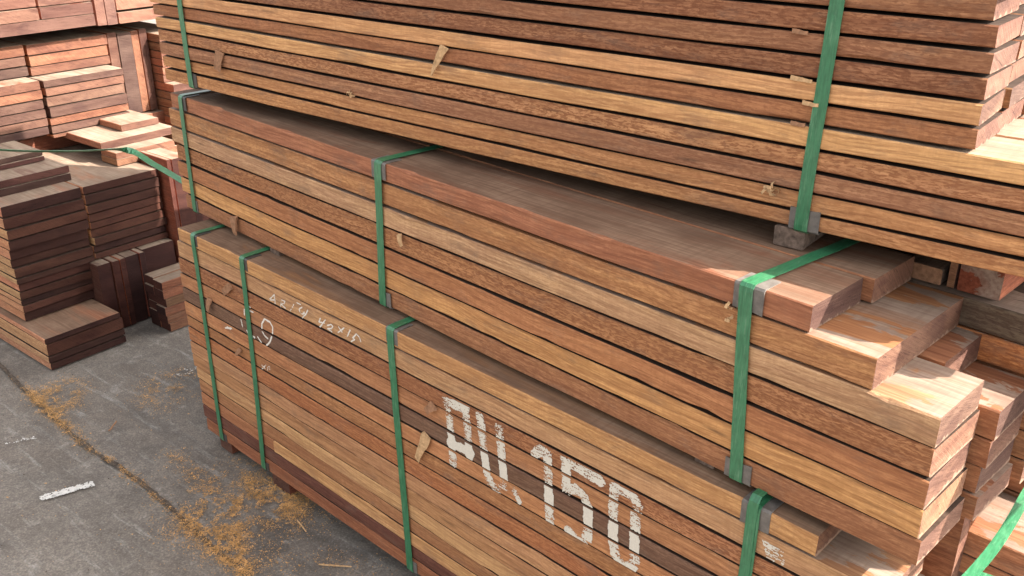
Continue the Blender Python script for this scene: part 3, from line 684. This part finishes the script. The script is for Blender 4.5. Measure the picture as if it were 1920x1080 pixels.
for i in range(na):
    f = i/(na-1)
    w = max(0.0, min(1.0, (f-.45)/.12))
    ac.append(Vector((.75, 0.1, .45)).lerp(Vector((.0, 1.0, .05)), w))
loose(pl, ac, [.020+.016*max(0.0, min(1.0, (i/(na-1)-.42)/.12)) for i in range(na)], 'loose green strap sagging across the low left stack, sunlit at its bend')
p2 = [fB.w(-.236+.008*math.sin(v*9), v, .889+.012*max(0, .3-v)) for v in [-.02+.03*i for i in range(24)]]
loose(p2, [fB.w(1, 0)-fB.w(0, 0)]*len(p2), .021, 'loose green strap crossing the lower right corner, over sunlit planks')
# torn strap end
bm = bmesh.new()
vv = [bm.verts.new(p) for p in [(-.018, 0, 0), (.014, .004, .002), (.040, .030, .004), (.018, .030, .004), (.032, .060, .006), (-.016, .055, .004)]]
bm.faces.new(vv)
ext = bmesh.ops.extrude_face_region(bm, geom=bm.faces[:])
bmesh.ops.translate(bm, verts=[q for q in ext['geom'] if isinstance(q, bmesh.types.BMVert)], vec=(0, 0, .0012))
me = bpy.data.meshes.new('mesh'); bm.to_mesh(me); bm.free()
tag(link('strap_end', me, fB.w(-.222, .045, .882), fB.yaw, None, [STRAP]), 'torn jagged strap end in the lower right corner', 'strap end')

# ------------------------------------------------------------------ writing on the bottom bundle (children of the planks that carry it)
def seg_dist(px, pz, a, b):
    ax, az = a; bx, bz = b; dx, dz = bx-ax, bz-az
    t = max(0, min(1, ((px-ax)*dx+(pz-az)*dz)/(dx*dx+dz*dz+1e-12)))
    return math.hypot(px-ax-t*dx, pz-az-t*dz)

def paint_on(i, strokes, hw, cell, wear, mat, name, label, off=.0011, aniso=1.0, poly=None):
    """lay paint on plank i of the bottom bundle: cells of paint film where a stroke crosses it, worn along the grain"""
    zt, zb = (lambda u: seam(BS[i], u)-.0045), (lambda u: seam(BS[i+1], u)+.0045)
    vs, fs = [], []
    pk = bottom_front[i]
    inv = None
    us = [p[0] for s in strokes for p in s] if strokes else [p[0] for p in poly]
    zs = [p[1] for s in strokes for p in s] if strokes else [p[1] for p in poly]
    u0, u1 = min(us)-hw, max(us)+hw
    umid = .5*(u0+u1)
    lo = max(min(zs)-hw, min(zb(u0), zb(u1))-.01); hi = min(max(zs)+hw, max(zt(u0), zt(u1))+.01)
    if hi <= lo: return
    sd_ = PLANK_SEED[pk.name]; ph0 = random.Random(sd_).random()*50
    yoff = lambda u: mnoise.noise((u*3.1+ph0, sd_*0.37, 0))*0.0014*2.2-off
    nz = int((hi-lo)/cell)+1; nu = int((u1-u0)/cell)+1
    def hit(u, z):
        if not (zb(u) < z < zt(u)): return None
        if poly is not None:
            c = False; n = len(poly)
            for q in range(n):
                (xa, za), (xb, zc) = poly[q], poly[q-1]
                if (za > z) != (zc > z) and u < (xb-xa)*(z-za)/(zc-za)+xa: c = not c
            if not c: return None
            e = 0.5
        else:
            h2 = hw*(1+.22*mnoise.noise((u*70, z*70, 4.0)))
            d = min(seg_dist(u*aniso, z, (a[0]*aniso, a[1]), (b_[0]*aniso, b_[1])) for s in strokes for a, b_ in zip(s[:-1], s[1:]))
            if d > h2: return None
            e = d/h2
        n1 = mnoise.noise((u*38, z*330, i*3.3)); n2 = mnoise.noise((u*260, z*420, 7.7)); n3 = mnoise.noise((u*13, z*16, 2.2))
        return n1*.55+n2*.45+n3*.45+.25*(.6-e) > wear
    pc = pk['_uc']; zr_ = pk['_zref']
    grid = {}
    for a in range(nz):
        z = lo+cell*(a+.5)
        for q in range(nu):
            u = u0+cell*(q+.5)
            r_ = hit(u, z)
            if r_ is not None: grid[(a, q)] = r_
    seen = set()
    for start in list(grid):
        if start in seen: continue
        comp, todo = [], [start]; seen.add(start)
        while todo:
            a, q = todo.pop(); comp.append((a, q))
            for da, dq in ((1, 0), (-1, 0), (0, 1), (0, -1), (1, 1), (-1, -1), (1, -1), (-1, 1)):
                k = (a+da, q+dq)
                if k in grid and k not in seen: seen.add(k); todo.append(k)
        rows = {}
        for a, q in comp:
            if grid[(a, q)]: rows.setdefault(a, []).append(q)
        vs, fs = [], []
        for a, qs in sorted(rows.items()):
            z = lo+cell*(a+.5); qs.sort(); st_ = prev = qs[0]
            for q in qs[1:]+[None]:
                if q is not None and q == prev+1: prev = q; continue
                x0, x1 = u0+cell*st_-pc, u0+cell*(prev+1)-pc; k = len(vs)
                y0_, y1_ = yoff(x0+pc), yoff(x1+pc)
                vs += [(x0, y0_, z-cell/2-zr_), (x1, y1_, z-cell/2-zr_), (x1, y1_, z+cell/2-zr_), (x0, y0_, z+cell/2-zr_)]
                fs.append((k, k+1, k+2, k+3)); st_ = prev = q
        if len(fs) < 2: continue
        o = link(name, mesh_from(vs, fs), (0, 0, 0), 0, pk, [mat])
        o['label'] = label

for i, o in bottom_front.items():
    u0 = BL[i] if i != 12 else -2.458
    o['_uc'] = .5*(u0+BR[i]); o['_zref'] = seam(BS[i+1], o['_uc'])+((0.0031 if i < 8 else 0.0018) if i < 14 else 0.0)
WEAR = {2: -.02, 3: .02, 4: -.9, 5: -.02}
names = ['P', 'P', 'P', 'P', 'U', 'point', '1', '1', '5', '5', '5', '0']
for i in (2, 3, 4, 5):
    for nm in ('P', 'U', 'point', '1', '5', '0'):
        st = [BIG[q] for q in range(12) if names[q] == nm]
        wr = WEAR[i]
        if nm in ('1', '5', '0') and i != 4: wr -= .16
        if i != 4 and nm in ('P', 'U'): wr -= .06
        if i == 5 and nm == 'P': wr -= .12
        if nm == 'point': wr = -.3
        paint_on(i, st, .0145 if nm != 'point' else .009, .0019, wr, PAINT, 'stencilled_paint', 'white stencil paint, part of the %s' % ('full stop' if nm == 'point' else 'letter '+nm if nm in 'PU' else 'digit '+nm))
for i in (1, 2):
    paint_on(i, CHALK[:17], .0021, .0017, -.30, CHALK_M, 'chalk_writing', 'small handwritten chalk letters and figures')
for i in (6, 7):
    paint_on(i, CHALK[17:], .0020, .0017, -.22, CHALK_M, 'chalk_writing', 'faint small chalk marks')
for i in (2, 3, 4, 5):
    paint_on(i, MARK, .0031, .0018, -.42, CHALK_M, 'chalk_mark', 'large hand-drawn chalk mark')
paint_on(1, None, .004, .0022, -.05, PAINT, 'white_smear', 'smeared white paint patch', poly=PATCH)
for o in bottom_front.values():
    del o['_uc']; del o['_zref']

# ------------------------------------------------------------------ splinters, shims and shavings
def splinter(g, p0, p1, wid, th, label, mat=CHIP, name='wood_splinter', tip=0.15, out=.006):
    fr = FR[g]; r = random.Random(int(abs(p0[0]*7919)))
    a = Vector((p0[0], 0, p0[1])); b = Vector((p1[0], 0, p1[1])); d = b-a
    side = Vector((d.z, 0, -d.x)).normalized()
    vs, fs = [], []; n = 7
    lean = r.uniform(-.25, .25)
    for i in range(n):
        f = i/(n-1); w = wid*(1-(1-tip)*f**1.2)*(1+r.uniform(-.06, .06))
        c = a+d*f+side*(lean*f+r.uniform(-.03, .03))*wid
        y = -out-.006*math.sin(f*2.0)-.5*th
        e0, e1 = r.uniform(-.06, .06), r.uniform(-.06, .06)
        for (sx, sy) in ((-.5+e0, 0), (.5+e1, -.25), (.44+e1, 1), (-.46+e0, .9)):
            p = c+side*w*sx
            vs.append((p.x-a.x, y+th*sy*(1-.5*f), p.z-a.z+(r.uniform(-.12, .12)*wid if i in (0, n-1) else 0)))
    for i in range(n-1):
        for j in range(4):
            fs.append((i*4+j, i*4+(j+1) % 4, i*4+4+(j+1) % 4, i*4+4+j))
    fs += [(3, 2, 1, 0), tuple((n-1)*4+j for j in range(4))]
    tag(link(name, mesh_from(vs, fs), fr.w(a.x, 0, a.z), fr.yaw, None, [mat]), label, 'splinter', 'splinters and chips stuck on the bundles')
splinter('T', (-1.688, 1.640), (-1.728, 1.560), .026, .006, 'long pointed splinter hanging on the front of the top bundle')
splinter('T', (-2.662, 1.512), (-2.676, 1.458), .040, .006, 'short blocky chip on the left of the top bundle', CHIP_DARK, tip=.8)
splinter('M', (-1.776, 1.150), (-1.764, 1.118), .018, .005, 'tiny chip right of the middle strap, middle bundle', tip=.6)
splinter('M', (-2.690, .966), (-2.682, .902), .040, .010, 'wedge of wood poking down from the lower left of the middle bundle', CHIP_DARK, tip=.35)
splinter('B', (-1.624, .606), (-1.668, .512), .036, .006, 'pale torn flake beside the strap left of the stencilled P', tip=.45)
splinter('B', (-2.605, .762), (-2.650, .730), .028, .008, 'flat chip left of the second strap, bottom bundle', CHIP_DARK, tip=.7)
splinter('B', (-2.760, .664), (-2.780, .616), .024, .007, 'dark chip near the leftmost strap, bottom bundle', CHIP_DARK, tip=.6)
splinter('B', (-1.590, .718), (-1.616, .690), .026, .006, 'square chip above the stencilled P', CHIP_DARK, tip=.7)
splinter('B', (-2.596, .524), (-2.614, .494), .018, .006, 'small torn chip left of the second strap, lower down', CHIP_DARK, tip=.5)
for (ua, ub, k, lab) in ((-.776, -.742, 'T-2', 'shim in the highest marked gap left of the right strap'), (-.768, -.722, 'T0', 'long pale shim in the gap above the pale tan plank'), (-.738, -.703, 'T1', 'pale shim in the gap below the pale tan plank'), (-.757, -.725, 'T2', 'brown shim above the light honey plank')):
    zc = seam(k, ua)
    splinter('T', (ua, zc-.001), (ub, seam(k, ub)-.001), .0085, .006, lab, CHIP if 'pale' in lab else CHIP_DARK, 'gap_shim', tip=.8, out=-.002)
def shaving(g, u, z, s, label):
    fr = FR[g]; r = random.Random(int(abs(u*313+z*77)*100)); vs, fs = [], []
    for q in range(7):
        c = Vector((r.gauss(0, s), -r.random()*.012-.002, r.gauss(0, s)))
        ax = Vector((r.uniform(-1, 1), r.uniform(-.5, .5), r.uniform(-1, 1))).normalized(); up = Vector((r.uniform(-1, 1), r.uniform(-1, 1), r.uniform(-1, 1))).normalized()
        k = len(vs); n = 6; R_ = r.uniform(.005, .010)
        sd = ax.cross(up).normalized(); u2 = sd.cross(ax)
        for i in range(n):
            t = i/(n-1)*r.uniform(2.5, 4.5)
            p = c+u2*R_*math.cos(t)+sd*R_*math.sin(t)
            for e in (-1, 1): vs.append(p+ax*.003*e)
        for i in range(n-1): fs.append((k+2*i, k+2*i+1, k+2*i+3, k+2*i+2))
    me = mesh_from(vs, fs)
    tag(link('wood_shaving', me, fr.w(u, 0, z), fr.yaw, None, [CHIP]), label, 'shaving', 'curled shavings on the bundles')
shaving('T', -.778, 1.452, .008, 'curl of pale shavings left of the right strap foot, top bundle')
shaving('M', -.738, 1.262, .013, 'clump of shavings left of the right strap, middle bundle')
shaving('T', -2.05, 1.466, .004, 'tiny shaving in a gap left of centre, top bundle')

# ------------------------------------------------------------------ ground
vs, fs = [], []
gx = [-60, -20, -8, -6]+[-6+.25*i for i in range(1, 29)]+[4, 20, 60]
gy = [-60, -20, -4]+[-4+.25*i for i in range(1, 33)]+[8, 20, 60]
for y in gy:
    for x in gx:
        near = -6.2 < x < 1.2 and -4 < y < 4.2
        vs.append((x, y, mnoise.noise((x*.9, y*.9, 0))*.004-.004 if near else -.004))
W_ = len(gx)
for j in range(len(gy)-1):
    for i in range(W_-1):
        a = j*W_+i; fs.append((a, a+1, a+1+W_, a+W_))
tag(link('ground', mesh_from(vs, fs, smooth=True), (0, 0, 0), 0, None, [GROUND]), None, None, None, 'structure')
# the joint between two slabs, filled with dirt
pts = [(-6.0, 1.66), (-5.0, 1.56), (-4.177, 1.472), (-3.85, 1.434), (-3.303, 1.382), (-3.009, 1.385), (-2.742, 1.374), (-2.538, 1.352), (-2.361, 1.335), (-2.183, 1.327), (-1.6, 1.30), (-.5, 1.26)]
cl = catmull([(x, y, 0) for x, y in pts], 30)
vs, fs = [], []
for i, p in enumerate(cl):
    w = .009+.006*mnoise.noise((p.x*9, 3, 0))+.005*mnoise.noise((p.x*38, 1, 0)); s = .006*mnoise.noise((p.x*14, 8, 0))
    vs += [(p.x, p.y+s-w, .0035), (p.x, p.y+s+w, .0035)]
for i in range(len(cl)-1): fs.append((2*i, 2*i+2, 2*i+3, 2*i+1))
tag(link('pavement_joint', mesh_from(vs, fs), (0, 0, 0), 0, None, [JOINT]), None, None, None, 'structure')
# white paint dash
def paint_sheet(name, poly, label, cell=.004, thr=-.26):
    xs = [p[0] for p in poly]; ys = [p[1] for p in poly]; cx, cy = sum(xs)/len(xs), sum(ys)/len(ys)
    vs, fs = [], []
    nx, ny = int((max(xs)-min(xs))/cell)+2, int((max(ys)-min(ys))/cell)+2
    for a in range(nx):
        for b_ in range(ny):
            x, y = min(xs)+cell*a, min(ys)+cell*b_
            c = False
            for q in range(len(poly)):
                (xa, ya), (xb, yb) = poly[q], poly[q-1]
                if (ya > y) != (yb > y) and x < (xb-xa)*(y-ya)/(yb-ya)+xa: c = not c
            if c and mnoise.noise((x*60, y*60, 1))*.6+mnoise.noise((x*190, y*190, 5))*.5 > thr:
                k = len(vs); h = cell/2
                vs += [(x-h-cx, y-h-cy, 0), (x+h-cx, y-h-cy, 0), (x+h-cx, y+h-cy, 0), (x-h-cx, y+h-cy, 0)]; fs.append((k, k+1, k+2, k+3))
    tag(link(name, mesh_from(vs, fs), (cx, cy, .0042), 0, None, [ROADPAINT]), label, 'paint mark')
paint_sheet('painted_dash', [(-3.085, 1.106), (-3.050, 1.100), (-2.988, 1.266), (-3.024, 1.276)], 'short white paint dash on the grey ground, lower left')
paint_sheet('painted_scuff', [(-3.56, 1.15), (-3.53, 1.15), (-3.455, 1.29), (-3.48, 1.295)], 'faint worn white streak on the ground at the left edge', thr=.22)
paint_sheet('painted_scuff', [(-3.52, 1.93), (-3.46, 1.92), (-3.40, 2.06), (-3.47, 2.07)], 'faint worn white streak on the ground between the stacks', thr=.26)
# sawdust: thousands of tiny flakes
def sawdust():
    r = random.Random(5); vs, fs = [], []
    def flake(x, y, big=1.0):
        s = r.uniform(.0005, .0014)*big; a = r.random()*6.28; t = r.uniform(-.6, .6)
        c, s_ = math.cos(a), math.sin(a); l = s*r.uniform(.8, 1.9)
        z = .003+r.random()**2*.005; k = len(vs)
        for (p, q) in ((-l, -s), (l, -s*.7), (l*.8, s), (-l, s*.8)):
            vs.append((x+p*c-q*s_, y+p*s_+q*c, z+p*t*.5+abs(q)*.3))
        fs.append((k, k+1, k+2, k+3))
    def blob(cx, cy, sx, sy, n, ang=0.0, thr=.0):
        c, s_ = math.cos(ang), math.sin(ang)
        for k in range(int(n*3.6)):
            p, q = r.gauss(0, sx), r.gauss(0, sy); x, y = cx+p*c-q*s_, cy+p*s_+q*c
            d = mnoise.noise((x*8, y*8, 3))+.7*mnoise.noise((x*24, y*24, 8))+.5*mnoise.noise((x*60, y*60, 1))-thr
            if d+r.uniform(-.55, .35) > 0: flake(x, y, 1.0 if r.random() < .93 else 1.9)
    blob(-2.50, 1.50, .10, .11, 5200, .6, .0)
    blob(-2.42, 1.64, .10, .05, 2600, -.1, -.1)
    blob(-2.38, 1.38, .11, .035, 2200, -.1, .05)
    blob(-3.40, 1.84, .075, .09, 1900, .2, .1)
    blob(-3.70, 1.51, .075, .05, 2200, -.6, .0)
    blob(-3.62, 1.42, .16, .016, 1700, -.09, -.05)
    blob(-3.15, 1.385, .16, .012, 700, 0, .1)
    blob(-2.75, 1.372, .16, .012, 400, 0, .15)
    blob(-2.22, 1.33, .12, .02, 1500, -.05, .0)
    blob(-2.05, 1.50, .25, .10, 900, 0, .2)
    blob(-2.92, 1.54, .04, .03, 160, 0, 0)
    blob(-2.75, 1.53, .05, .05, 300, 0, .1)
    blob(-2.6, 1.1, .7, .4, 500, 0, .25)
    tag(link('sawdust', mesh_from(vs, fs), (0, 0, 0), 0, None, [DUSTM]), 'orange sawdust scattered on the ground along the bundle', 'sawdust', None, 'stuff')
sawdust()
def twig(p0, p1, w, label, mat=CHIP):
    a, b = Vector(p0), Vector(p1); d = b-a; sd = Vector((-d.y, d.x, 0)).normalized(); vs, fs = [], []
    n = 6; r = random.Random(int(abs(a.x)*1000))
    for i in range(n):
        f = i/(n-1); c = d*f+sd*r.uniform(-.3, .3)*w; q = w*(1-.4*abs(f-.4))
        vs += [c-sd*q*.5, c+sd*q*.5, c+sd*q*.35+Vector((0, 0, w*.7)), c-sd*q*.35+Vector((0, 0, w*.7))]
    for i in range(n-1):
        for j in range(4): fs.append((i*4+j, i*4+(j+1) % 4, i*4+4+(j+1) % 4, i*4+4+j))
    fs += [(3, 2, 1, 0), tuple((n-1)*4+j for j in range(4))]
    tag(link('ground_splinter', mesh_from(vs, fs), a, 0, None, [mat]), label, 'splinter', 'splinters lying on the ground')
twig((-3.285, 1.491, .004), (-3.325, 1.546, .006), .006, 'thin twig lying on the grey ground beside the slab joint', CHIP_DARK)
twig((-2.03, 1.498, .004), (-1.94, 1.556, .004), .005, 'pale splinter lying on the ground near the picture bottom')
twig((-2.26, 1.60, .004), (-2.19, 1.58, .004), .005, 'small splinter on the ground by the ground bearer')
rs = random.Random(9)
vs, fs = [], []
for q in range(260):                     # grit
    x, y = rs.uniform(-4, -1.6), rs.uniform(.65, 1.7); s = rs.uniform(.001, .0032); k = len(vs)
    a = rs.random()*6.28
    for t in range(4):
        vs.append((x+s*math.cos(a+t*1.57)*rs.uniform(.7, 1.2), y+s*math.sin(a+t*1.57)*rs.uniform(.7, 1.2), .001))
    vs.append((x, y, .001+s*1.3))
    fs += [(k, k+1, k+4), (k+1, k+2, k+4), (k+2, k+3, k+4), (k+3, k, k+4)]
tag(link('grit', mesh_from(vs, fs), (0, 0, 0), 0, None, [JOINT]), 'dark grit scattered on the grey ground', 'grit', None, 'stuff')

# ------------------------------------------------------------------ light, sky, camera
EL, AZ = math.radians(35), math.radians(28)      # the sun stands beyond the right end of the bundles and slightly behind them
sd = Vector((math.cos(EL)*math.cos(AZ), math.cos(EL)*math.sin(AZ), math.sin(EL)))
L_ = bpy.data.lights.new('sun', 'SUN'); L_.energy = SUN; L_.angle = math.radians(0.5); L_.color = (1.0, 0.93, 0.84)
so = bpy.data.objects.new('sun', L_); COL.objects.link(so)
so.rotation_euler = (-sd).to_track_quat('-Z', 'Y').to_euler()
so.location = (4, 3, 6)
w = bpy.data.worlds.new('World'); sc.world = w; w.use_nodes = True
nt = w.node_tree; nt.nodes.clear()
ow = nt.nodes.new('ShaderNodeOutputWorld'); bg = nt.nodes.new('ShaderNodeBackground'); sky = nt.nodes.new('ShaderNodeTexSky')
sky.sky_type = 'NISHITA'; sky.sun_disc = False
sky.sun_elevation = EL; sky.sun_rotation = math.pi/2-AZ
sky.air_density = 1.0; sky.dust_density = 5.0; sky.ozone_density = 0.6
bg.inputs[1].default_value = SKY
hs = nt.nodes.new('ShaderNodeHueSaturation'); hs.inputs['Saturation'].default_value = 0.18   # thin white haze
nt.links.new(sky.outputs[0], hs.inputs['Color']); nt.links.new(hs.outputs[0], bg.inputs[0]); nt.links.new(bg.outputs[0], ow.inputs[0])
cam = bpy.data.cameras.new('camera'); co = bpy.data.objects.new('camera', cam); COL.objects.link(co)
cam.sensor_width = 36.0; cam.lens = 36.0*FPX/1920.0; cam.clip_start = .02; cam.clip_end = 500
R_ = Matrix((CAM[0], CAM[1], [-v for v in CAM[2]])).transposed()
co.matrix_world = Matrix.Translation((0, 0, 2.07)) @ R_.to_4x4()
sc.camera = co
sc.render.resolution_x = 1024; sc.render.resolution_y = 576
sc.view_settings.view_transform = 'Standard'; sc.view_settings.look = 'None'
sc.view_settings.exposure = EXPO; sc.view_settings.gamma = 1.0
sc.cycles.use_denoising = True
sc.cycles.max_bounces = 8; sc.cycles.diffuse_bounces = 5
